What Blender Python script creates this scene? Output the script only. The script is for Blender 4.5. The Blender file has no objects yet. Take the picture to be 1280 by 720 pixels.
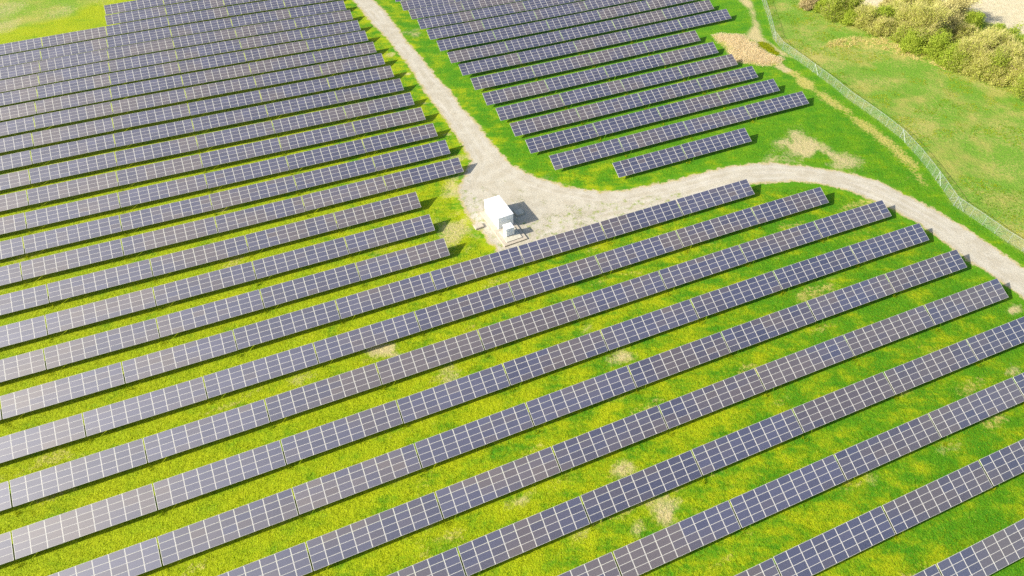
import bpy, math, random
import numpy as np
from mathutils import Matrix, Vector

random.seed(7)
rng = np.random.default_rng(7)
sc = bpy.context.scene
COL = sc.collection

# ------------------------------------------------------------------ survey
CAM_H, PITCH, FOC, ROLL = 87.09586, 0.79576, 786.89538, 0.0367
AZ, TILT = 0.3622, 0.46015
EX = (math.cos(AZ), math.sin(AZ)); EY = (-math.sin(AZ), math.cos(AZ))
TPITCH = 18.448                      # spacing of tables along a row
MW, MH = 2.028, 0.9875                # module spacing along / up the slope
GAP = TPITCH - 9 * MW
LOW = 0.93                           # height of a table's low edge
TERR = [((0, 2), -0.5241), ((0, 3), 0.156), ((0, 4), 0.4075), ((1, 1), -1.1566), ((1, 2), -0.4509),
        ((1, 3), 0.0248), ((2, 0), 0.8095), ((2, 1), 1.5115), ((2, 2), -0.0868), ((3, 0), -1.3716),
        ((3, 1), 1.5482), ((4, 0), -0.6895)]

def _sp(t): return np.logaddexp(0, t / 12.0) * 12.0
def _sc(x, lo, hi): return lo + _sp(x - lo) - _sp(x - hi)
def terr(x, y):
    x = _sc(np.asarray(x, float), -115, 100) / 100.0
    y = (_sc(np.asarray(y, float), 5, 265) - 120) / 100.0
    z = 0 * x
    for (i, j), c in TERR:
        z = z + c * x ** i * y ** j
    return z

def project(x, y, z):
    cp, sp = math.cos(PITCH), math.sin(PITCH)
    zc = y * cp - (z - CAM_H) * sp
    yc = y * sp + (z - CAM_H) * cp
    cr, sr = math.cos(ROLL), math.sin(ROLL)
    x2 = x * cr - yc * sr; y2 = x * sr + yc * cr
    return 640 + FOC * x2 / zc, 360 - FOC * y2 / zc

def hash2(i, j, s):
    v = np.sin(i * 127.1 + j * 311.7 + s * 74.7) * 43758.5453
    return v - np.floor(v)
def vnoise(x, y, scale, s=0):
    x = np.asarray(x, float) / scale; y = np.asarray(y, float) / scale
    xi, yi = np.floor(x), np.floor(y)
    fx, fy = x - xi, y - yi
    fx = fx * fx * (3 - 2 * fx); fy = fy * fy * (3 - 2 * fy)
    a = hash2(xi, yi, s); b = hash2(xi + 1, yi, s); c = hash2(xi, yi + 1, s); d = hash2(xi + 1, yi + 1, s)
    return (a * (1 - fx) + b * fx) * (1 - fy) + (c * (1 - fx) + d * fx) * fy
def fbm(x, y, scale, s=0, n=3):
    t = 0; w = 0
    for k in range(n):
        t = t + vnoise(x, y, scale / 2 ** k, s + 11 * k) * 0.5 ** k; w += 0.5 ** k
    return t / w

def sdist(px, py, poly):
    """signed distance to a closed polygon, positive inside"""
    px = np.asarray(px, float); py = np.asarray(py, float)
    d = np.full(px.shape, 1e9); ins = np.zeros(px.shape, bool)
    n = len(poly)
    for i in range(n):
        ax, ay = poly[i]; bx, by = poly[(i + 1) % n]
        ex, ey = bx - ax, by - ay
        t = np.clip(((px - ax) * ex + (py - ay) * ey) / (ex * ex + ey * ey + 1e-9), 0, 1)
        d = np.minimum(d, (px - ax - t * ex) ** 2 + (py - ay - t * ey) ** 2)
        c = ((ay > py) != (by > py))
        with np.errstate(divide='ignore', invalid='ignore'):
            xin = (bx - ax) * (py - ay) / ((by - ay) if by != ay else 1e-9) + ax
        ins ^= c & (px < xin)
    d = np.sqrt(d)
    return np.where(ins, d, -d)
def smooth(a, b, x):
    t = np.clip((x - a) / (b - a), 0, 1); return t * t * (3 - 2 * t)

# ------------------------------------------------------------------ plan of the site (metres)
ROAD = [(-56.5, 237.3), (-52.0, 227.7), (-42.2, 207.3), (-36.4, 196.7), (-28.5, 179.3), (-22.1, 162.3), (-17.5, 152.2),
        (-14.0, 143.2), (-11.3, 136.4), (-8.9, 129.2), (-10.3, 122.1), (-11.8, 116.6), (-10.0, 110.1), (-7.8, 105.1),
        (-5.2, 100.5), (-2.7, 95.8), (1.8, 92.0),
        (10.4, 98.8), (19.2, 102.7), (28.3, 106.2), (37.7, 109.5), (47.5, 113.1), (55.4, 115.6), (59.1, 115.8), (66.0, 116.1),
        (72.3, 114.3), (77.0, 111.5), (81.2, 107.4), (83.7, 104.4), (86.8, 100.1), (89.1, 95.0), (91.2, 89.1), (94.0, 83.9),
        (96.1, 78.7), (98.5, 72.8), (103.8, 81.2), (101.1, 87.1), (98.8, 92.4), (96.0, 98.6), (92.6, 104.7), (88.6, 110.1), (84.7, 115.5),
        (78.7, 119.0), (70.4, 121.9), (61.6, 123.9), (53.2, 123.0), (45.7, 120.8), (39.0, 118.4), (32.8, 116.6), (26.2, 114.9),
        (20.7, 114.9), (13.6, 116.9), (6.9, 121.0), (1.1, 126.6), (-1.5, 131.5), (-4.3, 137.8), (-7.8, 146.8), (-11.8, 154.0),
        (-15.5, 164.2), (-19.8, 172.0), (-24.8, 184.3), (-29.8, 194.2), (-34.9, 207.2), (-40.3, 219.8), (-44.8, 227.7), (-49.4, 237.3)]
ROAD[0:0] = [(-64, 252)]; ROAD.append((-57, 252))
FENCE = [(90.5, 235.0), (88.9, 218.6), (86.4, 203.4), (83.6, 189.1), (83.8, 181.8), (85.5, 176.2), (88.0, 167.4), (90.3, 158.9),
         (91.9, 151.9), (95.3, 141.3), (97.3, 133.1), (97.9, 124.8), (97.6, 115.7), (97.0, 106.5), (99.4, 101.1), (101.3, 96.0),
         (103.6, 91.4), (108.0, 82.0)]
REEDS = [(64.7, 193.4), (68.6, 194.8), (75.8, 193.5), (77.8, 187.7), (80.9, 182.0), (83.2, 175.6), (81.2, 171.7), (74.2, 171.7), (66.9, 174.7), (66.8, 183.1)]
REEDGREEN = [(77.8, 187.7), (80.0, 187.0), (81.3, 183.0), (82.6, 178.2), (80.5, 176.8), (77.4, 182.3)]
SANDPATH = [(81.7, 219.4), (82.9, 211.3), (80.4, 199.0), (77.7, 195.7), (75.3, 190.1), (78.3, 187.6), (80.9, 182.0), (82.4, 177.7),
            (85.1, 176.4), (83.3, 181.8), (80.9, 189.7), (81.4, 197.2), (83.9, 209.2), (84.4, 219.1)]
PALE2 = [(77.8, 171.9), (81.5, 172.6), (82.3, 168.7), (80.2, 167.4)]
DRYSTRIP = [(81.4, 168.7), (83.6, 165.2), (88.3, 153.8), (91.8, 141.4), (94.4, 133.2), (96.5, 121.9), (95.3, 112.8), (92.6, 112.9),
            (93.2, 122.1), (91.4, 133.3), (87.3, 145.6), (81.6, 159.4)]
SANDY = [(70.5, 139.3), (74.3, 138.4), (76.3, 132.8), (80.2, 127.4), (83.5, 121.4), (83.3, 118.9), (77.6, 120.9), (71.0, 123.5), (62.9, 124.8), (67.3, 129.7)]
STRAW = [(97.0, 186.2), (104.2, 189.0), (115.2, 191.5), (122.8, 186.4), (128.7, 178.5), (131.7, 164.5), (126.8, 163.9), (120.4, 171.1), (113.6, 176.5), (103.3, 180.4), (96.6, 181.9)]
RIGHTSOIL = [(122.5, 157.0), (132.4, 159.5), (145, 150), (142, 147), (131.2, 154.6)]
FIELD = [(96, 236), (116, 214.5), (129, 207), (143, 205), (153, 196), (160, 186), (175, 165), (600, 120), (700, 700), (120, 700)]
HEDGE = [(96, 218), (108, 199), (120, 187), (126, 172), (136, 160), (141, 150), (160, 140), (175, 165), (158, 188), (150, 200), (128, 207), (112, 216)]
BARE = [(-22.5, 71.3, 3.0, .9), (13.5, 74.1, 1.8, .8), (18.8, 67.6, 2.2, .7), (15.2, 46.0, 1.6, .9), (20.4, 39.0, 2.6, .95), (0.6, 42.2, 1.6, .7),
        (7.7, 36.8, 1.8, .6), (84.2, 62.3, 1.2, .8), (93.2, 76.3, 1.2, .9), (-11.5, 65.0, 3.0, .55), (51.5, 43.4, 1.6, .5), (-37.0, 65.3, 2.0, .55),
        (-10.7, 81.7, 1.8, .5), (6.1, 45.1, 1.8, .5), (-20.4, 46.8, 2.2, .5), (66.6, 48.3, 1.8, .5), (-11.5, 130, 2.5, .7), (-15.5, 141, 1.5, .8), (-22, 157, 1.8, .8), (-28, 174, 1.8, .8), (-34, 187, 1.6, .8), 
        (8, 120.5, 3.0, .35), (14.5, 118, 2.0, .4), (-13, 89.5, 2.2, .45), (81.5, 66, 2.0, .4), (-29, 201, 3.5, .6), (-21, 186, 2.0, .4), (-6, 136, 1.2, .3), (40, 113.2, 1, .4)]
FIELD_BROWN = [(-165, 212, 7, .7), (-150, 222, 9, .6), (-172, 226, 12, .7), (-140, 232, 8, .5), (-185, 240, 20, .6)]

# ------------------------------------------------------------------ node helpers
class N:
    def __init__(self, name):
        self.m = bpy.data.materials.new(name); self.m.use_nodes = True
        self.t = self.m.node_tree; self.t.nodes.clear()
        self.out = self.t.nodes.new('ShaderNodeOutputMaterial')
    def n(self, kind, **kw):
        o = self.t.nodes.new('ShaderNode' + kind)
        for k, v in kw.items():
            if k in o.inputs: self.s(o, k, v)
            else: setattr(o, k, v)
        return o
    def s(self, node, key, v):
        i = node.inputs[key]
        if hasattr(v, 'is_output'): self.t.links.new(v, i)
        else: i.default_value = (*v, 1) if isinstance(v, tuple) and len(v) == 3 and len(i.default_value) == 4 else v
    def math(self, op, a, b=0.0, clamp=False):
        o = self.n('Math', operation=op); o.use_clamp = clamp
        self.s(o, 0, a); self.s(o, 1, b); return o.outputs[0]
    def mix(self, f, a, b):
        o = self.n('Mix', data_type='RGBA')
        for k, v in ((0, f), (6, a), (7, b)):
            i = o.inputs[k]
            if hasattr(v, 'is_output'): self.t.links.new(v, i)
            else: i.default_value = (*v, 1) if isinstance(v, tuple) else v
        return o.outputs[2]
    def noise(self, scale, detail=3, rough=.5, vec=None, dist=0.0):
        o = self.n('TexNoise', Scale=scale, Detail=detail, Roughness=rough, Distortion=dist)
        self.t.links.new(vec or self.pos, o.inputs['Vector']); return o.outputs['Fac']
    def ramp(self, v, a, b, lo=0.0, hi=1.0):
        o = self.n('MapRange', interpolation_type='SMOOTHSTEP'); self.s(o, 0, v)
        for k, x in zip((1, 2, 3, 4), (a, b, lo, hi)): self.s(o, k, x)
        return o.outputs[0]
    def attr(self, name):
        return self.n('Attribute', attribute_name=name).outputs['Fac']
    def position(self):
        self.pos = self.n('NewGeometry').outputs['Position']; return self.pos
    def bsdf(self, **kw):
        b = self.n('BsdfPrincipled')
        for k, v in kw.items(): self.s(b, k.replace('_', ' '), v)
        self.t.links.new(b.outputs[0], self.out.inputs[0]); return b
    def bump(self, h, strength, dist):
        o = self.n('Bump', Strength=strength, Distance=dist); self.s(o, 'Height', h); return o.outputs[0]

def simple(name, col, rough=.6, metal=0.0, var=0.0, spec=.4):
    m = N(name); m.position()
    c = col
    if var:
        f = m.noise(2.3, 4)
        c = m.mix(m.ramp(f, .3, .7), tuple(x * (1 - var) for x in col), tuple(min(1, x * (1 + var)) for x in col))
    m.bsdf(Base_Color=c, Roughness=rough, Metallic=metal, Specular_IOR_Level=spec)
    return m.m

def grass_colour(m):
    """colour of the sward from world position and the survey attributes, with sunward glow painted in"""
    big = m.noise(.045, 3)
    mp = m.n('Mapping'); m.t.links.new(m.pos, mp.inputs['Vector']); mp.inputs['Rotation'].default_value = (0, 0, -AZ); mp.inputs['Scale'].default_value = (.22, 1.0, 1.0)
    mid = m.math('ADD', m.math('MULTIPLY', m.noise(.23, 4, .6), .62), m.math('MULTIPLY', m.noise(.62, 4, .6, vec=mp.outputs[0]), .38)); fine = m.noise(1.6, 4, .65); tiny = m.noise(5.0, 3, .6)
    yel_glow = m.attr('yellow'); sand = m.attr('sand'); straw = m.attr('straw'); mead = m.attr('meadow')  # yellow carries the painted sun-side glow
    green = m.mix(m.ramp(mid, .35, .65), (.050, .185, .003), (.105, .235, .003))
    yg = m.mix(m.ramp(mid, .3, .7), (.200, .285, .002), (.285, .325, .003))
    f = m.math('ADD', yel_glow, m.math('MULTIPLY', m.math('SUBTRACT', mid, .5), 2.7))
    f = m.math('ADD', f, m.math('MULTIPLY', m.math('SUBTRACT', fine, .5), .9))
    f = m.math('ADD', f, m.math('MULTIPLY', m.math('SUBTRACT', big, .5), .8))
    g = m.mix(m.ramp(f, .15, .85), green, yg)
    # blades: dark gaps and pale dry tips
    g = m.mix(m.ramp(tiny, .56, .74, 0, .35), g, (.045, .150, .003))
    g = m.mix(m.ramp(m.noise(3.1, 4, .7), .58, .72, 0, .6), g, (.40, .38, .05))
    # rougher meadow outside the fence
    md = m.mix(m.ramp(m.noise(.11, 4, .6), .44, .72), (.125, .25, .020), (.30, .29, .065))
    md = m.mix(m.ramp(m.math('ADD', m.math('MULTIPLY', fine, .5), m.math('MULTIPLY', m.noise(.07, 4, .6), .5)), .46, .64, 0, .75), md, (.37, .325, .095))
    md = m.mix(m.ramp(m.noise(.8, 4, .65), .56, .75, 0, .7), md, (.07, .20, .012))
    g = m.mix(mead, g, md)
    s2 = m.math('ADD', straw, m.math('MULTIPLY', m.math('SUBTRACT', fine, .5), 1.4))
    g = m.mix(m.ramp(s2, .35, .8, 0, .92), g, m.mix(m.ramp(tiny, .35, .65), (.33, .30, .05), (.46, .39, .13)))
    s3 = m.math('ADD', sand, m.math('MULTIPLY', m.math('SUBTRACT', fine, .5), 1.15))
    g = m.mix(m.ramp(s3, .22, 1.0, 0, .9), g, m.mix(m.ramp(tiny, .35, .65), (.40, .315, .14), (.50, .415, .225)))
    return g, fine, tiny

def ground_mat():
    m = N('grass_and_soil'); m.position()
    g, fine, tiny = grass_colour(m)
    field = m.attr('field')
    fc = m.mix(m.ramp(m.noise(.5, 4), .35, .65), (.50, .43, .265), (.55, .48, .315))
    fc = m.mix(m.ramp(m.noise(3.0, 3), .55, .75, 0, .5), fc, (.46, .40, .27))
    g = m.mix(field, g, fc)
    h = m.math('ADD', m.math('MULTIPLY', fine, 1.0), m.math('MULTIPLY', tiny, .6))
    m.bsdf(Base_Color=g, Roughness=.9, Specular_IOR_Level=.15, Normal=m.bump(h, .7, .35))
    return m.m

def road_mat():
    m = N('pale_gravel'); m.position()
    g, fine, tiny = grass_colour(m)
    edge = m.attr('edge'); weed = m.attr('weed')
    c = m.mix(m.ramp(m.noise(.35, 4), .35, .65), (.385, .345, .26), (.44, .405, .32))
    c = m.mix(m.ramp(m.noise(3.6, 4, .75), .5, .68, 0, .8), c, (.27, .235, .175))
    c = m.mix(m.ramp(m.attr('rut'), .2, 1.0, 0, .45), c, (.52, .49, .43))
    w = m.math('ADD', weed, m.math('MULTIPLY', m.math('SUBTRACT', m.noise(.75, 4, .65), .5), 2.6))
    c = m.mix(m.ramp(w, .55, 1.1, 0, .85), c, m.mix(m.ramp(tiny, .4, .6), (.28, .27, .07), (.12, .22, .015)))
    e = m.math('ADD', edge, m.math('MULTIPLY', m.math('SUBTRACT', m.noise(.55, 5, .7), .5), 3.2))
    e = m.math('ADD', e, m.math('MULTIPLY', m.math('SUBTRACT', m.noise(4.0, 3, .6), .5), 1.3))
    dirt = m.mix(m.ramp(tiny, .4, .6), (.36, .29, .13), (.42, .35, .19))
    col = m.mix(m.ramp(e, -.35, .15), g, dirt)
    col = m.mix(m.ramp(e, .1, .75), col, c)
    h = m.math('ADD', m.noise(6.0, 4, .7), m.math('MULTIPLY', fine, .8))
    m.bsdf(Base_Color=col, Roughness=.92, Specular_IOR_Level=.15, Normal=m.bump(h, .45, .12))
    return m.m

def cell_mat():
    m = N('solar_cell_glass')
    t = m.attr('tint'); t2 = m.attr('shade')
    blue = m.mix(t2, (.020, .019, .055), (.050, .047, .094))
    brown = m.mix(t2, (.062, .042, .046), (.098, .072, .070))
    c = m.mix(t, blue, brown)
    uv = m.n('UVMap').outputs[0]
    sep = m.n('SeparateXYZ'); m.s(sep, 0, uv)
    def lines(v, k, w):
        f = m.math('FRACT', m.math('MULTIPLY', v, k)); return m.math('GREATER_THAN', m.math('ABSOLUTE', m.math('SUBTRACT', f, .5)), .5 - w)
    ln = m.math('MAXIMUM', lines(sep.outputs[0], 12.0, .022), lines(sep.outputs[1], 6.0, .022))
    c = m.mix(m.math('MULTIPLY', ln, .30), c, (.30, .31, .36))
    b = m.bsdf(Base_Color=c, Roughness=.55, Specular_IOR_Level=1.0, Coat_Weight=1.0, Coat_Roughness=.55, Coat_IOR=1.78)
    return m.m

def leaf_mat(name, a, b, trans=.45):
    m = N(name); t = m.attr('tint')
    c = m.mix(t, a, b)
    d = m.n('BsdfDiffuse'); m.s(d, 0, c)
    tr = m.n('BsdfTranslucent'); m.s(tr, 0, c)
    mx = m.n('MixShader'); m.s(mx, 0, trans)
    m.t.links.new(d.outputs[0], mx.inputs[1]); m.t.links.new(tr.outputs[0], mx.inputs[2])
    m.t.links.new(mx.outputs[0], m.out.inputs[0]); return m.m

def mesh_mat():
    m = N('chain_link_wire')
    uv = m.n('UVMap').outputs[0]; sep = m.n('SeparateXYZ'); m.s(sep, 0, uv)
    a = m.math('ADD', sep.outputs[0], sep.outputs[1]); b = m.math('SUBTRACT', sep.outputs[0], sep.outputs[1])
    def wire(v):
        f = m.math('FRACT', m.math('MULTIPLY', v, 1 / .075)); return m.math('GREATER_THAN', m.math('ABSOLUTE', m.math('SUBTRACT', f, .5)), .462)
    w = m.math('MAXIMUM', wire(a), wire(b))
    p = m.n('BsdfPrincipled'); 
    for k, v in (('Base Color', (.28, .36, .30)), ('Metallic', .1), ('Roughness', .5)): m.s(p, k, v)
    tr = m.n('BsdfTransparent'); mx = m.n('MixShader'); m.s(mx, 0, w)
    m.t.links.new(tr.outputs[0], mx.inputs[1]); m.t.links.new(p.outputs[0], mx.inputs[2]); m.t.links.new(mx.outputs[0], m.out.inputs[0])
    return m.m

M = dict(ground=ground_mat(), road=road_mat(), cell=cell_mat(), wire=mesh_mat(),
         frame=simple('anodised_frame', (.58, .55, .49), .5, .0, 0, .8),
         steel=simple('galvanised_steel', (.42, .43, .44), .5, .6, .12),
         post=simple('fence_galvanised', (.30, .34, .32), .45, .3, .05),
         white=simple('white_painted_metal', (.82, .82, .81), .5, 0, .02),
         grey=simple('pale_grey_metal', (.70, .73, .72), .5, 0, .03),
         vent=simple('louvre_grey', (.56, .60, .58), .6, 0, .05),
         dark=simple('dark_recess', (.12, .13, .13), .7),
         conc=simple('pale_concrete', (.40, .35, .27), .9, 0, .08),
         conc2=simple('weathered_concrete', (.46, .43, .34), .9, 0, .12),
         bark=simple('twig_bark', (.20, .15, .10), .9, 0, .2),
         barkpale=simple('pale_twig_bark', (.36, .28, .18), .9, 0, .2),
         grass=leaf_mat('grass_blades', (.095, .25, .006), (.35, .375, .012), .45),
         straw=leaf_mat('straw_blades', (.50, .42, .13), (.66, .56, .26), .3),
         reed=leaf_mat('reed_blades', (.68, .56, .33), (.80, .69, .45), .5),
         tan=leaf_mat('tan_young_leaves', (.35, .39, .055), (.57, .56, .17)),
         olive=leaf_mat('olive_leaves', (.22, .31, .025), (.42, .47, .08)),
         bright=leaf_mat('bright_spring_leaves', (.25, .36, .030), (.44, .50, .075)),
         twig=leaf_mat('bare_tan_twigs', (.42, .38, .12), (.60, .54, .24), .2),
         brown=leaf_mat('brown_dry_leaves', (.28, .22, .10), (.46, .37, .20), .2))

# ------------------------------------------------------------------ mesh helpers
class MB:
    def __init__(self): self.v = []; self.f = []; self.mi = []
    def add(self, vs, fs, mi=0):
        o = len(self.v); self.v += [tuple(p) for p in vs]
        self.f += [tuple(i + o for i in f) for f in fs]; self.mi += [mi] * len(fs)
    def box(self, c, d, mi=0, rot=None):
        x, y, z = d[0] / 2, d[1] / 2, d[2] / 2
        vs = [Vector((sx * x, sy * y, sz * z)) for sz in (-1, 1) for sy in (-1, 1) for sx in (-1, 1)]
        if rot is not None: vs = [rot @ p for p in vs]
        vs = [p + Vector(c) for p in vs]
        self.add(vs, [(0, 2, 3, 1), (4, 5, 7, 6), (0, 1, 5, 4), (2, 6, 7, 3), (0, 4, 6, 2), (1, 3, 7, 5)], mi)
    def tube(self, a, b, r0, r1=None, n=6, mi=0, cap=True):
        r1 = r0 if r1 is None else r1
        a = Vector(a); b = Vector(b); d = (b - a)
        if d.length < 1e-6: return
        d.normalize(); u = d.orthogonal().normalized(); w = d.cross(u)
        vs = []
        for p, r in ((a, r0), (b, r1)):
            for k in range(n):
                t = 2 * math.pi * k / n; vs.append(p + (u * math.cos(t) + w * math.sin(t)) * r)
        fs = [(k, (k + 1) % n, n + (k + 1) % n, n + k) for k in range(n)]
        if cap: fs += [tuple(range(n - 1, -1, -1)), tuple(range(n, 2 * n))]
        self.add(vs, fs, mi)
    def mesh(self, name, mats):
        me = bpy.data.meshes.new(name); me.from_pydata(self.v, [], self.f)
        for m in mats: me.materials.append(m)
        me.polygons.foreach_set('material_index', self.mi); me.update(); return me
    def build(self, name, mats, parent=None, bevel=0):
        o = link(name, self.mesh(name, mats if isinstance(mats, list) else [mats]), parent)
        if bevel:
            b = o.modifiers.new('bevel', 'BEVEL'); b.width = bevel; b.segments = 2; b.limit_method = 'ANGLE'
        return o

def link(name, data, parent=None, loc=None):
    o = bpy.data.objects.new(name, data); COL.objects.link(o)
    if parent is not None: o.parent = parent
    if loc is not None: o.location = loc
    return o
def tag(o, label=None, cat=None, group=None, kind=None):
    for k, v in (('label', label), ('category', cat), ('group', group), ('kind', kind)):
        if v: o[k] = v
    return o
def quick(name, V, F, mats, floats=(), nv=3):
    """numpy mesh: V (n,3), F (m,nv); floats = point attributes"""
    me = bpy.data.meshes.new(name)
    me.vertices.add(len(V)); me.vertices.foreach_set('co', np.asarray(V, np.float32).ravel())
    me.loops.add(F.size); me.loops.foreach_set('vertex_index', F.astype(np.int32).ravel())
    me.polygons.add(len(F)); me.polygons.foreach_set('loop_start', np.arange(0, F.size, nv, dtype=np.int32))
    me.polygons.foreach_set('loop_total', np.full(len(F), nv, np.int32))
    for m in mats: me.materials.append(m)
    for nm, arr in floats:
        a = me.attributes.new(nm, 'FLOAT', 'POINT'); a.data.foreach_set('value', np.asarray(arr, np.float32).ravel())
    me.polygons.foreach_set('use_smooth', np.zeros(len(F), bool)); me.update(calc_edges=True); me.validate(); return me

# ------------------------------------------------------------------ ground
def masks(X, Y):
    nz = fbm(X, Y, 6, 3)
    def pm(poly, w=1.5, k=3.0): return smooth(-w, w, sdist(X, Y, poly) + (nz - .5) * k)
    sand = np.zeros_like(X)
    for bx, by, r, s in BARE:
        u = (X - bx) * EX[0] + (Y - by) * EX[1]; v = (X - bx) * EY[0] + (Y - by) * EY[1]
        d = np.sqrt((u / 1.35) ** 2 + (v / .8) ** 2) / r
        sand = np.maximum(sand, s * smooth(1.6, .15, d + (vnoise(X, Y, 2.3, 5) - .5) * 1.5) * (.68 + .6 * vnoise(X, Y, 1.3, 6)))
    sand = np.maximum(sand, 1.2 * pm(SANDPATH, 2.2, 2.0)); sand = np.maximum(sand, .95 * pm(PALE2, .7, 1.0))
    sand = np.maximum(sand, .95 * pm(SANDY, 3.5, 8.0) * smooth(.28, .52, fbm(X, Y, 5, 17))); sand = np.maximum(sand, .35 * pm(RIGHTSOIL, 1.5, 3))
    for bx, by, r, s in FIELD_BROWN:
        sand = np.maximum(sand, .8 * s * smooth(1.3, .2, np.hypot(X - bx, Y - by) / r + (nz - .5)))
    west = [(-10, 126), (-13.5, 122), (-16, 114), (-17, 106), (-15, 98), (-9, 93), (-3, 92.5), (-6, 100), (-9, 108), (-11, 116)]
    sand = np.maximum(sand, -0.0 + .72 * pm(west, 3.0, 4.0) * smooth(.36, .72, fbm(X, Y, 4.5, 15)))
    straw = np.maximum(1.0 * pm(DRYSTRIP, 3.2, 5.0), .58 * pm(STRAW, 2.5, 6.0))
    straw = np.maximum(straw, .7 * pm(REEDS, 1.0, 1.5) * (1 - pm(REEDGREEN, .8, 1)))
    straw = np.maximum(straw, .30 * smooth(.62, .8, fbm(X, Y, 14, 21)))
    U = X * EX[0] + Y * EX[1]; W = X * EY[0] + Y * EY[1]                # worn strips running with the rows
    straw = np.maximum(straw, .58 * smooth(.60, .82, fbm(U * .32, W, 3.2, 23)) * smooth(150, 110, Y))
    fp = [(90.5, 260)] + FENCE[:] + [(125, 40), (600, 0), (600, 600), (90, 600)]
    mead = smooth(-.6, .8, sdist(X, Y, fp))
    tl = [(-175, 199), (-158.9, 203.5), (-131, 219), (-139, 222), (-128, 233), (-100, 262), (-300, 600), (-600, 200), (-300, 170)]
    mead = np.maximum(mead, .75 * smooth(-2, 4, sdist(X, Y, tl) + (nz - .5) * 3 - 6))
    field = smooth(-1.2, 1.2, sdist(X, Y, FIELD) + (nz - .5) * 2)
    far = smooth(330, 520, np.hypot(X, Y - 100))
    yellow = .66 - .0062 * X - .0012 * (Y - 80) - .22 * smooth(100, 150, Y)  # yellower westward: glow from the sun side painted into the grass colour
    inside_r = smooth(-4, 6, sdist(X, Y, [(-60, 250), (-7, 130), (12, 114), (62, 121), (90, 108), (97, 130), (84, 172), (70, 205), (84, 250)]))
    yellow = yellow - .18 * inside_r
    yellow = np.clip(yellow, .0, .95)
    return dict(sand=sand, straw=straw, meadow=mead, field=field, yellow=yellow)

def axis(lo, hi, step, far):
    core = np.arange(lo, hi + step / 2, step)
    ext = []; d = step; p = hi
    while p < far:
        d *= 1.35; p += d; ext.append(p)
    ext2 = []; d = step; p = lo
    while p > -far:
        d *= 1.35; p -= d; ext2.append(p)
    return np.array(ext2[::-1] + list(core) + ext)
gx = axis(-195, 185, 1.0, 4000); gy = axis(10, 262, 1.0, 4000)
GX, GY = np.meshgrid(gx, gy)
GZ = terr(GX, GY) + (fbm(GX, GY, 7, 9) - .5) * .16
nxg, nyg = len(gx), len(gy)
idx = np.arange(nxg * nyg).reshape(nyg, nxg)
F = np.stack([idx[:-1, :-1], idx[:-1, 1:], idx[1:, 1:], idx[1:, :-1]], -1).reshape(-1, 4)
V = np.stack([GX, GY, GZ], -1).reshape(-1, 3)
mk = masks(GX, GY)
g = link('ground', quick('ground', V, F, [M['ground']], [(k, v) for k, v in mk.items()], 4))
tag(g, kind='structure')
for p in g.data.polygons: pass
g.data.polygons.foreach_set('use_smooth', np.ones(len(F), bool))

def gz(x, y): return terr(x, y) + (fbm(x, y, 7, 9) - .5) * .16

# gravel road and turning pad: one draped sheet
rx = np.arange(-68, 108, .5); ry = np.arange(68, 254, .5)
RX, RY = np.meshgrid(rx, ry)
SD = sdist(RX, RY, ROAD)
keep = SD > -2.2
# bilinear height of the ground sheet so the road drapes exactly over it
def ground_lin(X, Y):
    x0 = np.floor(X); y0 = np.floor(Y); fx = X - x0; fy = Y - y0
    return (gz(x0, y0) * (1 - fx) + gz(x0 + 1, y0) * fx) * (1 - fy) + (gz(x0, y0 + 1) * (1 - fx) + gz(x0 + 1, y0 + 1) * fx) * fy
rid = np.arange(RX.size).reshape(RX.shape)
ok = keep[:-1, :-1] & keep[:-1, 1:] & keep[1:, 1:] & keep[1:, :-1]
Fr = np.stack([rid[:-1, :-1], rid[:-1, 1:], rid[1:, 1:], rid[1:, :-1]], -1)[ok]
used = np.unique(Fr); remap = np.full(RX.size, -1); remap[used] = np.arange(len(used))
fx_, fy_, sd_ = RX.ravel()[used], RY.ravel()[used], SD.ravel()[used]
zr = ground_lin(fx_, fy_) + .012 + .05 * smooth(-2.2, -.6, sd_)
padw = smooth(3, 0, np.abs(sdist(fx_, fy_, [(0, 97), (8, 101), (40, 112), (44, 116), (16, 113), (4, 108)])) * 0 + np.maximum(0, -sdist(fx_, fy_, [(-10, 100), (2, 94), (40, 110), (38, 113), (14, 109), (4, 104), (-6, 112), (-11, 118)])))
rut = np.exp(-((np.abs(sd_ - 2.6) - .9) / .45) ** 2) * (fbm(fx_, fy_, 9, 31) * .9 + .2)
mr = masks(fx_, fy_)
road = link('gravel_road', quick('gravel_road', np.stack([fx_, fy_, zr], -1), remap[Fr], [M['road']],
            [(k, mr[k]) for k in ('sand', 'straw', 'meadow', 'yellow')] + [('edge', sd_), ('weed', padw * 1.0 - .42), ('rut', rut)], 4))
tag(road, kind='structure')
road.data.polygons.foreach_set('use_smooth', np.ones(len(Fr), bool))

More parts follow.
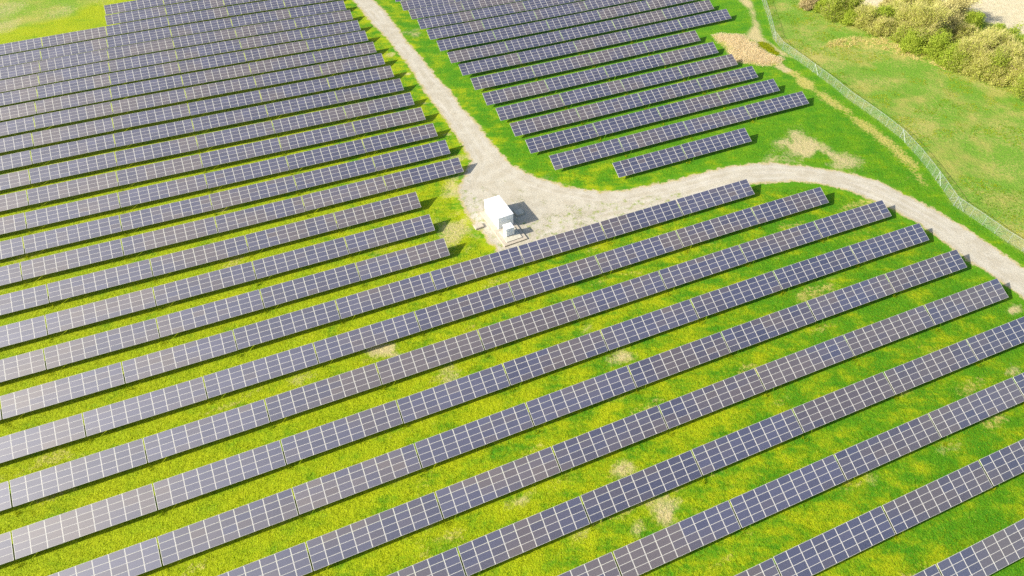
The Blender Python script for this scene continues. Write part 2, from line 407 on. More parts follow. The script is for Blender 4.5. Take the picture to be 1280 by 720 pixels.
# ------------------------------------------------------------------ solar tables
def module_geo():
    """verts, quads, material ids, uv of one framed module lying flat, centred"""
    hx, hy, t = 2.012 / 2, .976 / 2, .04
    ix, iy = hx - .054, hy - .028
    v = [(-hx, -hy, 0), (hx, -hy, 0), (hx, hy, 0), (-hx, hy, 0), (-hx, -hy, -t), (hx, -hy, -t), (hx, hy, -t), (-hx, hy, -t),
         (-ix, -iy, 0), (ix, -iy, 0), (ix, iy, 0), (-ix, iy, 0), (-ix, -iy, -.002), (ix, -iy, -.002), (ix, iy, -.002), (-ix, iy, -.002)]
    f = [(0, 1, 9, 8), (1, 2, 10, 9), (2, 3, 11, 10), (3, 0, 8, 11), (0, 4, 5, 1), (1, 5, 6, 2), (2, 6, 7, 3), (3, 7, 4, 0), (7, 6, 5, 4),
         (8, 9, 13, 12), (9, 10, 14, 13), (10, 11, 15, 14), (11, 8, 12, 15), (12, 13, 14, 15)]
    return np.array(v), np.array(f), np.array([0] * 13 + [1])
MV, MF, MM = module_geo()
def make_modules(name, offsets, tints, shades):
    n = len(offsets)
    V = (MV[None] + np.array(offsets)[:, None, :]).reshape(-1, 3)
    Fq = (MF[None] + (np.arange(n) * len(MV))[:, None, None]).reshape(-1, 4)
    me = quick(name, V, Fq, [M['frame'], M['cell']], [('tint', np.repeat(tints, len(MV))), ('shade', np.repeat(shades, len(MV)))], 4)
    me.polygons.foreach_set('material_index', np.tile(MM, n).astype(np.int32))
    uv = me.uv_layers.new(name='UVMap')
    one = np.zeros((len(MF) * 4, 2)); one[-4:] = [(0, 0), (1, 0), (1, 1), (0, 1)]
    uv.data.foreach_set('uv', np.tile(one, (n, 1)).astype(np.float32).ravel())
    return me
TINTS = [0, 0, .1, .2, .35, .5, .75, 1.0]
MODS = [[make_modules('solar_module', [(0, 0, 0)], [t], [s]) for s in (.1, .5, .9)] for t in TINTS]

cT, sT = math.cos(TILT), math.sin(TILT)
RT = Matrix.Rotation(TILT, 4, 'X')
def slope_pt(x, s, d=0.0):
    """table-local point: x along the row, s up the slope from the low edge, d above the module plane"""
    return Vector((x, (s - 2 * MH) * cT - d * sT, LOW + s * sT + d * cT))
def racking_mesh():
    b = MB()
    for s in (.45, 1.5, 2.45, 3.5):
        b.box(slope_pt(0, s, -.085), (9 * MW - .1, .06, .08), 0, RT.to_3x3())
    for x in STX:
        b.box(slope_pt(x, 2 * MH, -.185), (.07, 3.3, .11), 0, RT.to_3x3())
        b.tube(slope_pt(x, .75, -.22), Vector((x, .12, .62)), .03, n=5)
    return b.mesh('racking', [M['steel']])
STX = (-7.2, -3.6, 0, 3.6, 7.2)
RACK = racking_mesh()
pb = MB(); pb.box((0, 0, -.35 + (LOW + 2 * MH * sT - .22 + .35) / 2), (.12, .09, LOW + 2 * MH * sT - .22 + .35 + .25)); POST = pb.mesh('support_post', [M['steel']])
MLOC = [[slope_pt((c - 4) * MW, (r + .5) * MH) for r in range(4)] for c in range(9)]

def tint_at(x, y, r):
    n = fbm(x, y, 9, 40, 2); row = vnoise(x, y * 1.0, 23, 44)
    base = smooth(.42, .80, n * .75 + row * .3)
    return np.clip(base * 1.15 - .05 + random.gauss(0, .15) + (.5 if r > .95 else 0), 0, 1)

FARV = []
for k in range(8):
    offs, tt, ss = [], [], []
    for c in range(9):
        for r in range(4):
            offs.append(((c - 4) * MW, (r + .5 - 2) * MH, 0)); n = fbm(c * 2.0 + 50 * k, r * 1.0, 9, 60 + k, 2)
            tt.append(float(np.clip(smooth(.5, .72, n) * .8 + random.gauss(0, .08) + (.3 if k % 3 == 0 else .08), 0, 1))); ss.append(random.random())
    FARV.append(make_modules('module_array', offs, tt, ss))

ROWS = {'LA': (90.07, 86.05), 'LB': (102.9, 77.34), 'LC': (111.96, 68.63), 'LD': (113.29, 59.92), 'LE': (113.78, 51.18), 'LF': (114.33, 42.42),
        'LG': (114.73, 33.7), 'LH': (115.15, 24.99), 'LI': (115.67, 16.21), 'LJ': (116.22, 7.44),
        'UA': (21.96, 94.55), 'UB': (21.48, 103.11), 'UC': (21.01, 111.88), 'UD': (34.0, 120.63), 'UE': (33.53, 129.14), 'UF': (33.03, 137.79),
        'UG': (32.51, 146.6), 'UH': (32.01, 155.35), 'UI': (31.49, 164.08), 'UJ': (30.94, 172.63), 'UK': (30.49, 181.28), 'UL': (29.96, 189.74),
        'UM': (29.47, 198.46), 'UN': (29.02, 206.89), 'UO': (28.47, 215.54), 'UP': (28.0, 223.91), 'UQ': (27.51, 232.89), 'UR': (27.0, 241.76), 'US': (26.44, 250.6),
        'RA': (102.55, 103.63), 'RB': (127.37, 112.35), 'RC': (124.94, 121.02), 'RD': (124.36, 129.54), 'RE': (123.81, 138.06), 'RF': (123.37, 146.87),
        'RG': (123.25, 155.99), 'RH': (141.3, 165.27), 'RI': (140.72, 173.98), 'RJ': (140.18, 182.87), 'RK': (139.61, 191.56), 'RL': (139.08, 199.94),
        'RM': (138.42, 208.14), 'RN': (137.78, 215.92), 'RO': (137.2, 223.8)}
LIMIT = {'RA': 2, 'RB': 4, 'RC': 4, 'RD': 4, 'RE': 4, 'RF': 4, 'RG': 4, 'RH': 5, 'RI': 5, 'RJ': 5, 'RK': 5, 'RL': 5, 'RM': 5, 'RN': 5, 'RO': 5, 'UR': 4, 'US': 4}
ORD = ['', 'first', 'second', 'third', 'fourth', 'fifth', 'sixth', 'seventh', 'eighth', 'ninth', 'tenth', 'eleventh', 'twelfth', 'thirteenth',
       'fourteenth', 'fifteenth', 'sixteenth', 'seventeenth', 'eighteenth', 'nineteenth', 'twentieth']
NEAR = set('LA LB LC LD LE LF LG LH LI LJ UA UB UC UD UE UF RA RB RC RD'.split())
FIELDNAME = {'L': 'row below the white cabin', 'U': 'row up in big field beyond cabin', 'R': 'row inside the road bend'}
ENDNAME = {'L': 'road end', 'U': 'road end', 'R': 'fence end'}
TABLES = []
TUFTS = []
def plan(u, v): return u * EX[0] + v * EY[0], u * EX[1] + v * EY[1]
for rname, (u0, v0) in ROWS.items():
    fld = rname[0]; rown = 'ABCDEFGHIJKLMNOPQRS'.index(rname[1]) + 1
    for k in range(LIMIT.get(rname, 12)):
        ua = u0 - k * TPITCH; ub = ua - 9 * MW
        vis = False
        for uu in (ua, ub):
            for dv in (-1.8, 1.8):
                x, y = plan(uu, v0 + dv); px, py = project(x, y, float(terr(x, y)) + 1.5)
                if -55 < px < 1335 and -14 < py < 775: vis = True
        if not vis: continue
        xa, ya = plan(ua, v0); xb, yb = plan(ub, v0)
        za, zb = float(terr(xa, ya)), float(terr(xb, yb))
        jz = random.gauss(0, .02); dust = random.random()
        A = Vector((xa, ya, za + jz)); B = Vector((xb, yb, zb + jz)); Cn = (A + B) / 2
        ex = (A - B).normalized(); ey = Vector((EY[0], EY[1], 0)); ez = ex.cross(ey).normalized(); ey = ez.cross(ex)
        R = Matrix((ex, ey, ez)).transposed().to_4x4() @ Matrix.Rotation(random.gauss(0, .008), 4, 'X')
        t = bpy.data.objects.new('solar_table', None); COL.objects.link(t)
        t.empty_display_size = .5
        t.matrix_world = Matrix.Translation(Cn) @ R
        tag(t, '%s solar table, %s from %s, %s %s' % (
            {'L': 'pale blue' if k > 4 else 'dark blue', 'U': 'grey', 'R': 'dark blue'}[fld], ORD[k + 1], ENDNAME[fld], ORD[rown], FIELDNAME[fld]),
            'solar table', 'ground mounted solar tables in long rows')
        link('racking', RACK, t)
        for x in (STX if rname in NEAR else STX[::2]):
            link('support_post', POST, t, (x, 0, 0))
        if rname in NEAR:
            for c in range(9):
                for r in range(4):
                    wx, wy = plan(ub + (c + .5) * MW, v0 + (r - 1.5) * .9)
                    tn = float(tint_at(wx, wy * 1.6, random.random()))
                    me = MODS[min(range(8), key=lambda i: abs(TINTS[i] - tn) + random.random() * .05)][min(2, int(3 * (.6 * dust + .4 * random.random())))]
                    o = link('solar_module', me, t, MLOC[c][r]); o.rotation_euler = (TILT + random.gauss(0, .003), random.gauss(0, .002), 0)
        else:
            o = link('module_array', FARV[random.randrange(8)], t, slope_pt(0, 2 * MH)); o.rotation_euler = (TILT, 0, 0)
        TABLES.append((rname, k, ub, ua, v0))
        if k > 0:
            TUFTS.append(plan(ua + .2, v0 - 2.0 + random.uniform(-.5, .1)))
print('tables', len(TABLES))

# ------------------------------------------------------------------ transformer cabin on its concrete pad
CA = math.atan2(-.911, .413)                                    # long axis, pointing towards the camera
def placed(name, x, y, z, rz, label, cat, group=None):
    t = bpy.data.objects.new(name, None); COL.objects.link(t); t.location = (x, y, z); t.rotation_euler = (0, 0, rz)
    return tag(t, label, cat, group)
z0 = float(gz(-1.4, 104.05)) + .05
pad = MB(); pad.box((0, 0, -.15), (12.7, 5.35, .8)); po = pad.build('concrete_pad', M['conc'], None, .03)
po.location = (-1.4, 104.05, z0); po.rotation_euler = (0, 0, CA)
tag(po, 'long pale concrete pad lying under the white cabin', 'concrete pad')
PT = z0 + .25
cab = placed('transformer_cabin', -2.25, 106.55, PT, CA, 'white box cabin with flat roof standing on the concrete pad', 'cabin')
b = MB(); b.box((0, 0, 1.42), (7.05, 3.5, 2.84)); b.build('body', M['white'], cab, .02)
b = MB(); b.box((0, 0, 2.91), (7.22, 3.66, .14)); b.box((0, 0, 2.985), (7.0, 3.44, .03)); b.build('roof', M['white'], cab, .02)
def louvre(parent, name, cx, cy, cz, w, h, side):
    """side -1/+1: on the long face; 'e': on the end face"""
    fr = MB(); sl = MB()
    def put(bb, a, z, da, dz, off, th):
        if side == 'e': bb.box((cx + off, cy + a, cz + z), (th, da, dz))
        else: bb.box((cx + a, cy + side * off, cz + z), (da, th, dz))
    put(fr, 0, h / 2, w + .1, .06, .02, .06); put(fr, 0, -h / 2, w + .1, .06, .02, .06)
    put(fr, -w / 2, 0, .06, h, .02, .06); put(fr, w / 2, 0, .06, h, .02, .06)
    o = fr.build(name, M['grey'], parent)
    n = int(h / .1)
    for i in range(n): put(sl, 0, -h / 2 + (i + .5) * h / n, w - .06, .05, .012, .03)
    sl.build('louvre', M['vent'], o)
louvre(cab, 'vent', -2.75, -1.75, 2.1, .9, .9, -1); louvre(cab, 'vent', 2.75, -1.75, .75, .7, .8, -1)
for dx in (-1.35, 0.0):
    b = MB(); b.box((dx + .67, -1.765, 1.15), (1.28, .04, 2.1)); d = b.build('door', M['white'], cab, .008)
    h = MB(); h.box((dx + 1.15, -1.80, 1.15), (.05, .05, .22)); h.build('handle', M['vent'], d)
b = MB(); b.box((3.545, .9, 1.05), (.04, 1.0, 2.0)); d = b.build('door', M['grey'], cab, .008)
h = MB(); h.box((3.58, .5, 1.05), (.05, .05, .2)); h.build('handle', M['vent'], d)
b = MB(); b.box((3.60, 1.45, 2.3), (.16, .25, .3)); b.tube((3.66, 1.45, 2.45), (3.66, 1.45, 2.75), .03); b.build('lamp_bracket', M['grey'], cab)
b = MB()
for zz in (.35, 2.84): b.box((0, -1.757, zz), (6.9, .03, .05)); b.box((3.532, 0, zz), (.03, 3.3, .05))
b.build('trim', M['grey'], cab)
pl = MB(); pl.box((0, 0, .06), (3.9, 3.55, .20)); plo = pl.build('equipment_plinth', M['conc2'], None, .02)
plo.location = (0.13, 100.72, PT); plo.rotation_euler = (0, 0, CA)
tag(plo, 'low pale grey plinth in front of the white cabin', 'plinth')
eq = placed('switch_cabinet', -.3, 100.95, PT + .16, CA, 'pale grey slatted cabinet on the plinth before the cabin', 'cabinet')
eq.scale = (1.08, 1.06, 1.2)
b = MB(); b.box((-.02, 0, .82), (1.35, 1.66, 1.64)); b.build('body', M['grey'], eq, .02)
b = MB(); b.box((0, 0, 1.68), (1.6, 1.8, .07)); b.build('top', M['white'], eq, .02)
b = MB(); b.box((.12, .1, 1.75), (.75, .5, .08)); b.build('hatch', M['vent'], eq, .02)
b = MB()
for yy in (-.84, .84): b.box((.74, yy, .82), (.1, .09, 1.64))
for zz in (.12, .5, .88, 1.26): b.box((.69, 0, zz), (.10, 1.6, .08))
b.build('front_frame', M['white'], eq, .008)
b = MB()
for i in range(12): b.box((.635, 0, .2 + i * .11), (.03, 1.5, .05))
b.build('grille', M['grey'], eq)
def slab(x, y, w, l, h, mat, label):
    b = MB(); b.box((0, 0, h / 2 - .2), (w, l, h + .4)); b.box((0, 0, h + .03), (w * .94, l * .94, .06))
    o = b.build('cable_vault', mat, None, .02); o.location = (x, y, float(gz(x, y)) + .05); o.rotation_euler = (0, 0, CA)
    return tag(o, label, 'cable vault')
slab(-6.65, 103.95, 1.5, 1.9, .38, M['conc'], 'low pale concrete box on sunny grass beside the cabin pad')
slab(2.15, 108.05, 1.75, 1.9, .45, M['conc2'], "low concrete box standing in the cabin's shadow")

# ------------------------------------------------------------------ chain link fence
fx0, fy0 = np.array(FENCE).T
seg = np.hypot(np.diff(fx0), np.diff(fy0)); cum = np.r_[0, np.cumsum(seg)]
def fpt(s): return float(np.interp(s, cum, fx0)), float(np.interp(s, cum, fy0))
fence = placed('chain_link_fence', fx0[0], fy0[0], float(gz(fx0[0], fy0[0])), 0, 'galvanised chain link fence curving past the dry grass strip', 'fence')
FH = 2.35; base = Vector(fence.location)
def fv(s, h):
    x, y = fpt(s); return Vector((x, y, float(gz(x, y)) + h)) - base
ns = int(cum[-1] / 1.0)
vs, fs, uvs = [], [], []
for i in range(ns + 1):
    s = cum[-1] * i / ns; vs += [fv(s, .03), fv(s, FH)]; uvs += [(s, 0), (s, FH)]
for i in range(ns): fs.append((2 * i, 2 * i + 2, 2 * i + 3, 2 * i + 1))
me = bpy.data.meshes.new('wire_mesh'); me.from_pydata(vs, [], fs); me.materials.append(M['wire'])
ul = me.uv_layers.new(name='UVMap')
for li, l in enumerate(me.loops): ul.data[li].uv = uvs[l.vertex_index]
link('wire_mesh', me, fence)
b = MB()
for i in range(ns): b.tube(fv(cum[-1] * i / ns, FH), fv(cum[-1] * (i + 1) / ns, FH), .035, n=5, cap=False)
b.build('top_rail', M['post'], fence)
fp_ = MB(); fp_.tube((0, 0, -.4), (0, 0, FH + .06), .04, n=7); fpm = fp_.mesh('fence_post', [M['post']])
fp_ = MB(); fp_.tube((0, 0, -.4), (0, 0, FH + .12), .07, n=8); fpb = fp_.mesh('fence_post', [M['post']])
strain = [3, 6, 10, 12, 13]
strain_s = [cum[i] for i in strain]
s = 0.0
while s < cum[-1]:
    if min(abs(s - q) for q in strain_s) > 1.0:
        link('fence_post', fpm, fence, fv(s, 0))
    s += 3.0
for i, q in zip(strain, strain_s):
    link('fence_post', fpb, fence, fv(q, 0))
    for sg in (-1, 1) if i in (3, 13) else (1,):
        b = MB(); b.tube(fv(q, FH - .1), fv(q + sg * 2.4, .1), .04, n=6); b.build('brace', M['post'], fence)

# ------------------------------------------------------------------ shrubs and young trees along the hedgerow
def blades(P, D, W, tint, seg=1):
    """triangular blades: root points P, tip vectors D, half-width vectors W"""
    n = len(P)
    V = np.stack([P - W, P + W, P + D], 1).reshape(-1, 3)
    return V, np.arange(3 * n).reshape(n, 3), np.repeat(tint, 3)
def quads(P, A, B, tint):
    n = len(P)
    V = np.stack([P - A - B, P + A - B, P + A + B, P - A + B], 1).reshape(-1, 3)
    return V, np.arange(4 * n).reshape(n, 4), np.repeat(tint, 4)
def unit(v): return v / (np.linalg.norm(v, axis=-1, keepdims=True) + 1e-9)

def shrub(x, y, R, H, kind, label):
    z = float(gz(x, y))
    thin = kind == 'sapling'
    cat = 'tree' if H > 8.5 or thin else 'shrub'
    t = placed('hedgerow_tree' if cat == 'tree' else 'hedgerow_shrub', x, y, z, random.uniform(0, 6), label, cat, 'trees and shrubs along the hedgerow')
    b = MB(); tips = []
    nst = 1 if thin else random.randint(3, 5)
    for i in range(nst):
        a = random.uniform(0, 6.28); p = Vector((math.cos(a) * .2, math.sin(a) * .2, -.3))
        sp = random.uniform(.15, .75) * R * (.3 if thin else .8); q = Vector((math.cos(a) * sp, math.sin(a) * sp, H * random.uniform(.55, .8)))
        prev = p; r = .05 + .012 * H
        for k in range(1, 5):
            f = k / 4; c = p.lerp(q, f) + Vector((random.gauss(0, .12), random.gauss(0, .12), 0)) * R * .4
            b.tube(prev, c, r * (1 - .75 * (f - .25)), r * (1 - .75 * f), n=5, cap=False)
            for j in range(4 if k > 1 else 2):
                th = random.uniform(0, 6.28); l = R * random.uniform(.35, .85) * (1.15 - .5 * f)
                e = c + Vector((math.cos(th) * l * .75, math.sin(th) * l * .75, l * random.uniform(.35, 1.0)))
                b.tube(c, e, r * .35, r * .08, n=4, cap=False)
                for _ in range(3):
                    e2 = c.lerp(e, random.uniform(.35, .9)) + Vector((random.gauss(0, .35), random.gauss(0, .35), random.uniform(.1, .6))) * R * .4
                    b.tube(c.lerp(e, random.uniform(.3, .6)), e2, r * .14, r * .04, n=3, cap=False); tips.append(e2)
                tips.append(e)
            prev = c
    b.build('trunk', M['barkpale'] if kind in ('tan', 'twig', 'sapling') else M['bark'], t)
    T = np.array([tuple(p) for p in tips])
    # clumps around the twig tips plus some lower skirts; uneven sizes leave gaps
    lowN = 0 if thin else int(len(T) * .45)
    if lowN:
        a = rng.uniform(0, 6.28, lowN); rr = R * np.sqrt(rng.uniform(.2, 1, lowN)) * .95
        T = np.vstack([T, np.stack([np.cos(a) * rr, np.sin(a) * rr, rng.uniform(.1, .5, lowN) * H], -1)])
    keepn = rng.random(len(T)) > (.25 if not thin else .1)
    T = T[keepn]
    sub = rng.uniform(.35, 1.0, len(T)) ** 1.0 * R * .31 + .25
    tone = rng.uniform(0, 1, len(T))
    dens = {'tan': 62, 'twig': 34, 'olive': 64, 'bright': 64, 'sapling': 30, 'brown': 44}[kind]
    cnt = (dens * (sub / (R * .3 + .2)) * (.6 + .1 * R)).astype(int) + 4
    ci = np.repeat(np.arange(len(T)), cnt); n = len(ci)
    off = rng.normal(0, 1, (n, 3)); off = unit(off) * (rng.random((n, 1)) ** .5) * sub[ci][:, None] * np.array([1.1, 1.1, .8])
    P = T[ci] + off
    P[:, 2] = np.maximum(P[:, 2], .1)
    nrm = unit(rng.normal(0, 1, (n, 3)) + np.array([0, 0, .7])); a1 = unit(np.cross(nrm, rng.normal(0, 1, (n, 3)))); a2 = np.cross(nrm, a1)
    size = rng.uniform(.06, .145, (n, 1)) * (1.0 if kind != 'sapling' else .9)
    tint = np.clip(tone[ci] * .65 + rng.random(n) * .5 - .08, 0, 1)
    Vq, Fq, tq = quads(P, a1 * size, a2 * size * .65, tint)
    mat = {'tan': 'tan', 'olive': 'olive', 'bright': 'bright', 'twig': 'twig', 'sapling': 'bright', 'brown': 'brown'}[kind]
    me = quick('crown', Vq, Fq, [M[mat]], [('tint', tq)], 4)
    c = link('crown', me, t)
    # feathery twig ends rising out of the crown
    if kind in ('tan', 'twig', 'olive', 'brown'):
        m_ = int(len(T) * (16 if kind in ('tan', 'twig') else 8)); ii = rng.integers(0, len(T), m_)
        P = T[ii] + rng.normal(0, .3, (m_, 3)) * sub[ii][:, None]
        out = unit(P * np.array([1, 1, .25]) + np.array([0, 0, 1.0]) * R * .9 + rng.normal(0, .35, (m_, 3)) * R)
        L = rng.uniform(.7, 1.9, (m_, 1)) * (.5 + R * .1)
        W = unit(np.cross(out, rng.normal(0, 1, (m_, 3)))) * .028
        Vt, Ft, tt = blades(P, out * L, W, rng.random(m_))
        link('twigs', quick('twigs', Vt, Ft, [M['twig']], [('tint', tt)], 3), t)
    return t

BUSH = [(102.0, 210.9, 2.5, 3.5, 'brown'), (105.1, 208.1, 2.5, 4, 'bright'), (107.3, 202.9, 4, 6, 'olive'), (112.0, 202.5, 4.5, 7, 'olive'),
        (113.8, 195.1, 3.5, 6, 'tan'), (119.1, 193.4, 4, 7, 'bright'), (123.5, 195.4, 3.5, 7, 'tan'), (123.8, 189.0, 5, 9, 'tan'),
        (126.0, 184.8, 5.5, 10, 'tan'), (134.7, 199.9, 5, 9, 'tan'), (135.2, 190.9, 5, 9, 'twig'), (140.8, 195.1, 5, 10, 'twig'),
        (125.8, 174.4, 3.5, 6, 'bright'), (123.5, 179.8, 3, 5, 'olive'), (131.4, 168.8, 5, 9, 'tan'), (137.1, 171.8, 5, 9, 'tan'),
        (146.8, 182.1, 2.5, 7, 'sapling'), (147.5, 177.9, 4, 6, 'bright'), (132.1, 163.2, 4, 6, 'tan'), (135.6, 162.0, 4.5, 7, 'olive'),
        (139.6, 163.0, 5, 8, 'tan'), (138.9, 155.9, 4, 6, 'tan'), (147.3, 170.7, 4.5, 7, 'bright'), (144.6, 160.3, 5, 8, 'tan'),
        (139.6, 149.4, 5, 7, 'olive'), (126.4, 207.4, 2, 4, 'twig'), (128.7, 203.5, 4, 7, 'tan'), (128.6, 166.9, 3.5, 5, 'olive'),
        (143.6, 189.1, 3, 6, 'bright'), (127.5, 168.9, 3, 4.5, 'bright')]
BLAB = ['small brown dry shrub at the far end of the hedgerow', 'small bright green shrub between the brown and olive ones', 'dark olive shrub second from the hedge end near the fence',
        'broad dark olive shrub beside the pale tan bush', 'pale tan bush at the meadow corner of the hedgerow', 'bright green bush beside the pale tan corner bush',
        'slim tan bush behind the bright green one', 'tall tan tree beside the bright green bush', 'tallest tan tree in the middle of the hedgerow', 'tan tree on the bare field side, top frame edge',
        'twiggy half bare tree behind the tallest tan tree', 'twiggy half bare tree standing against the bare field', 'bright green shrub in front of the hedgerow middle',
        'low olive shrub at the foot of the tallest tan tree', 'broad tan tree beside the bright green front shrub', 'tan tree behind the broad tan one', 'thin sapling with sparse leaves against the pale field',
        'bright green shrub below the thin sapling', 'low tan shrub on the meadow edge', 'olive shrub between two tan shrubs near the meadow', 'large tan shrub near the edge of the frame',
        'low tan shrub nearest the pale soil track', 'yellow green shrub at the frame edge by the field', 'tan shrub at the frame edge', 'olive shrub at the near end of the hedgerow',
        'tiny bare bush on the rim of the pale field', 'tan bush next to the tiny bare bush', 'olive undergrowth shrub in front of the broad tan tree', 'small bright green shrub at the field rim between twiggy and sapling trees',
        'low bright green shrub on the meadow edge']
for (bx, by, br, bh, bk), lb in zip(BUSH, BLAB): shrub(bx, by, br * 1.1, bh * .97, bk, lb)
# low undergrowth that closes the belt between the named shrubs
FILL = [(110.5, 198.5), (116.5, 190.5), (121.2, 184.5), (121.0, 178.0), (129.5, 178.5), (131.5, 183.5), (133.5, 175.8), (142.3, 176.6), (142.0, 168.5), (137.0, 166.8), (134.8, 158.5), (143.8, 154.6), (131.0, 195.0), (138.5, 183.8), (145.8, 165.8)]
FLAB = ['between the dark olive shrub and pale tan corner bush', 'at the foot of the bright green corner bush', 'before the tall tan tree by the meadow', 'beside the low olive shrub at the meadow edge', 'behind the front bright green shrub',
        'under the twiggy half bare tree', 'between the broad tan tree and the front bright green shrub', 'below the sapling on its meadow side', 'between the large tan and yellow green shrubs', 'between two broad tan trees', 'on the meadow edge below the olive shrub',
        'next to the near end olive shrub', 'on the field side near the tan trees', 'in the middle of the belt under the twiggy tree', 'behind the tan shrub at the frame edge']
for i, ((bx, by), lb) in enumerate(zip(FILL, FLAB)):
    shrub(bx, by, random.uniform(2.6, 3.6), random.uniform(3.0, 4.6), ('bright', 'tan', 'olive')[i % 3], ('green', 'tan', 'olive')[i % 3] + ' undergrowth ' + lb)

# ------------------------------------------------------------------ stuff: grass, straw and reeds
def inside_tables(x, y, m=0.0):
    u = x * EX[0] + y * EX[1]; v = x * EY[0] + y * EY[1]
    hit = np.zeros(x.shape, bool)
    for rname, (u0, v0) in ROWS.items():
        vv = np.abs(v - v0) < 1.0 + m
        n = LIMIT.get(rname, 12)
        hit |= vv & (u < u0 + m) & (u > u0 - n * TPITCH - m)
    return hit
def scatter(n, x0, x1, y0, y1):
    x = rng.uniform(x0, x1, n); y = rng.uniform(y0, y1, n); return x, y
def in_view(x, y, m=20):
    px, py = project(x, y, terr(x, y)); return (px > -m) & (px < 1280 + m) & (py > -m) & (py < 720 + m)
def blade_obj(name, x, y, hgt, wid, nb, tint, mat, spread=.14, lean=.5):
    n = len(x); ii = np.repeat(np.arange(n), nb); m_ = len(ii)
    P = np.stack([x[ii] + rng.normal(0, spread, m_), y[ii] + rng.normal(0, spread, m_), np.zeros(m_)], -1)
    P[:, 2] = gz(P[:, 0], P[:, 1]) - .02
    h = hgt[ii] * rng.uniform(.6, 1.15, m_)
    D = np.stack([rng.normal(0, lean, m_) * h, rng.normal(0, lean, m_) * h, h], -1)
    th = rng.uniform(0, 6.28, m_); w = wid * rng.uniform(.7, 1.3, m_)
    W = np.stack([np.cos(th) * w, np.sin(th) * w, 0 * w], -1)
    Vb, Fb, tb = blades(P, D, W, np.clip(tint[ii] + rng.normal(0, .16, m_), 0, 1))
    o = link(name, quick(name, Vb, Fb, [M[mat]], [('tint', tb)], 3)); return tag(o, kind='stuff')
x, y = scatter(420000, -120, 108, 24, 150)
w = rng.random(len(x)) < np.clip((165 - y) / 100, .25, 1)
ok = w & in_view(x, y) & ~inside_tables(x, y) 
x, y = x[ok], y[ok]
ok = (sdist(x, y, ROAD) < -.3); x, y = x[ok], y[ok]
mm = masks(x, y)
ok = (mm['sand'] + rng.normal(0, .2, len(x)) < .62) & (mm['meadow'] < .5); x, y = x[ok], y[ok]; mm = {k: v[ok] for k, v in mm.items()}
ok = rng.random(len(x)) < .35 + .9 * fbm(x, y, 1.6, 70); x, y = x[ok], y[ok]; mm = {k: v[ok] for k, v in mm.items()}
tint = np.clip(mm['yellow'] * .8 + (fbm(x, y, 4.5, 77) - .5) * 1.6 + .05, 0, 1)  # blades take on the same painted westward glow
print('tufts', len(x))
blade_obj('grass', x, y, .10 + .16 * rng.random(len(x)) ** 2, .035, 3, tint, 'grass')
# taller unmown tufts at the joints between tables
tx, ty = np.array(TUFTS).T
tx = np.repeat(tx, 5) + rng.normal(0, .22, 5 * len(TUFTS)); ty = np.repeat(ty, 5) + rng.normal(0, .22, 5 * len(TUFTS))
blade_obj('tall_grass', tx, ty, .35 + .45 * rng.random(len(tx)), .04, 5, np.clip(rng.normal(.85, .2, len(tx)), 0, 1), 'grass', .16, .3)
# dead reeds in the hollow by the fence
x, y = scatter(30000, 62, 86, 168, 197)
d = sdist(x, y, REEDS) + (fbm(x, y, 4, 80) - .5) * 3; dg = sdist(x, y, REEDGREEN)
ok = (d > 0) & (dg < .3); x, y, d = x[ok], y[ok], d[ok]
kp = rng.random(len(x)) < smooth(-.5, 3.5, d + (fbm(x, y, 2, 86) - .5) * 5); x, y, d = x[kp], y[kp], d[kp]
hh = (.25 + .5 * smooth(0, 3, d)) * rng.uniform(.6, 1.2, len(x))
blade_obj('reeds', x, y, hh, .035, 3, np.clip(.1 + .9 * fbm(x, y, 3, 85), 0, 1), 'reed', .15, .35)
x, y = scatter(5000, 76, 84, 175, 189)
ok = (sdist(x, y, REEDGREEN) + (fbm(x, y, 3, 82) - .5) * 3 > 0); x, y = x[ok], y[ok]
blade_obj('sedge', x, y, .2 + .25 * rng.random(len(x)), .045, 3, np.clip(rng.normal(1.0, .25, len(x)), 0, 1), 'grass', .15, .35)
# weeds coming up through the thin gravel of the pad
x, y = scatter(9000, -14, 42, 92, 126)
pd = sdist(x, y, [(-10, 100), (2, 94), (40, 110), (38, 113), (14, 109), (6, 112), (-3, 122), (-9, 124), (-11, 116)])
bx = np.hypot(x + 1.8, y - 104.5)
ok = (pd > -1) & (sdist(x, y, ROAD) > -.5) & (fbm(x, y, 2.6, 101) > .62) & (bx > 7.2); x, y = x[ok], y[ok]
blade_obj('weeds', x, y, .12 + .2 * rng.random(len(x)), .05, 3, np.clip(rng.normal(.6, .3, len(x)), 0, 1), 'grass', .15, .5)
# straw tussocks in the meadow and along the fence strip
x, y = scatter(60000, 78, 135, 110, 195)
s_ = masks(x, y)['straw'] * (sdist(x, y, STRAW) > -4)
ok = (s_ * fbm(x, y, 2.0, 90) > .30); x, y = x[ok], y[ok]
ok = sdist(x, y, REEDS) < -1; x, y = x[ok], y[ok]
blade_obj('dry_grass', x, y, .3 + .5 * rng.random(len(x)) ** 2, .05, 3, rng.random(len(x)) * .8, 'straw', .2, .6)
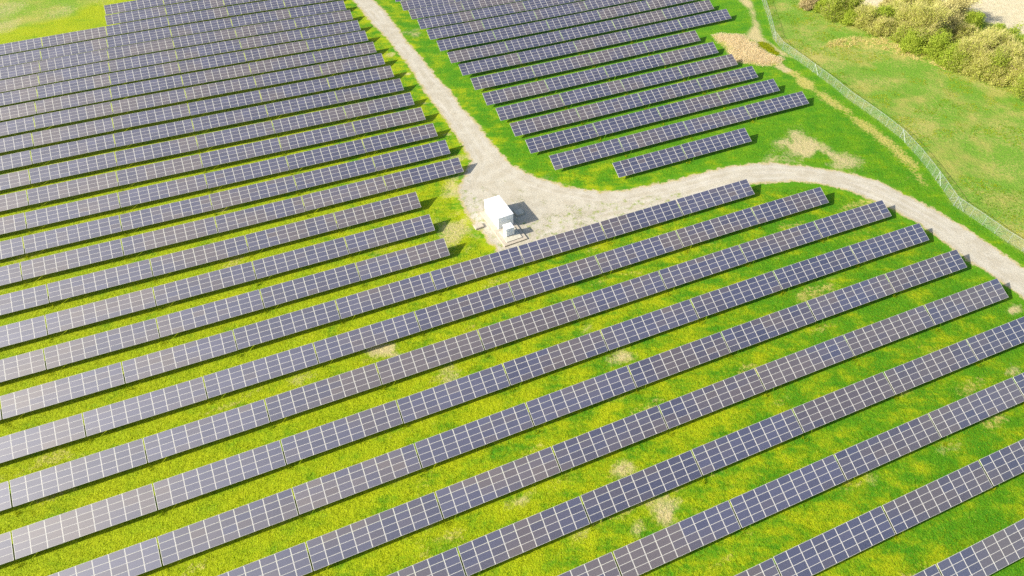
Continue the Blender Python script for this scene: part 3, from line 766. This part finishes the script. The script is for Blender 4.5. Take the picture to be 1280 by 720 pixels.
# rank green meadow tussocks
x, y = scatter(30000, 84, 165, 95, 232)
ok = in_view(x, y) & (masks(x, y)['meadow'] > .6) & (sdist(x, y, FIELD) < -1) & (fbm(x, y, 5, 95) > .52); x, y = x[ok], y[ok]
blade_obj('meadow_grass', x, y, .2 + .3 * rng.random(len(x)) ** 2, .06, 3, np.clip((fbm(x, y, 9, 97) - .5) * 3 + .75, 0, 1), 'grass', .2, .6)

# ------------------------------------------------------------------ light, sky, camera
SUN_EL, SUN_AZ = math.radians(29.5), math.radians(17.0)      # light travels towards +17 deg from +X
tv = Vector((math.cos(SUN_AZ) * math.cos(SUN_EL), math.sin(SUN_AZ) * math.cos(SUN_EL), -math.sin(SUN_EL)))
L = bpy.data.lights.new('sun', 'SUN'); L.energy = 4.4; L.angle = math.radians(.5); L.color = (1, .94, .83)
lo = link('sun', L); lo.rotation_euler = tv.to_track_quat('-Z', 'Y').to_euler(); lo.location = (0, 0, 200)
wd = bpy.data.worlds.new('World'); sc.world = wd; wd.use_nodes = True
nt = wd.node_tree; bg = nt.nodes['Background']
sky = nt.nodes.new('ShaderNodeTexSky'); sky.sky_type = 'NISHITA'; sky.sun_disc = False
sky.sun_elevation = SUN_EL; sky.sun_rotation = math.atan2(-tv.x, -tv.y); sky.dust_density = 2.0
nt.links.new(sky.outputs[0], bg.inputs[0]); bg.inputs[1].default_value = .105
cd = bpy.data.cameras.new('camera'); co = link('camera', cd); sc.camera = co
cd.sensor_width = 36; cd.lens = FOC / 1280 * 36; cd.clip_end = 20000; cd.clip_start = .5
co.matrix_world = Matrix.Translation((0, 0, CAM_H)) @ Matrix.Rotation(math.pi / 2 - PITCH, 4, 'X') @ Matrix.Rotation(-ROLL, 4, 'Z')
vs_ = sc.view_settings; vs_.view_transform = 'Standard'; vs_.look = 'None'; vs_.gamma = 1; vs_.use_curve_mapping = False; vs_.exposure = 1.1
sc.cycles.use_denoising = False; sc.cycles.denoiser = 'OPENIMAGEDENOISE'; sc.cycles.denoising_input_passes = 'RGB_ALBEDO_NORMAL'
sc.render.resolution_x, sc.render.resolution_y = 1024, 576
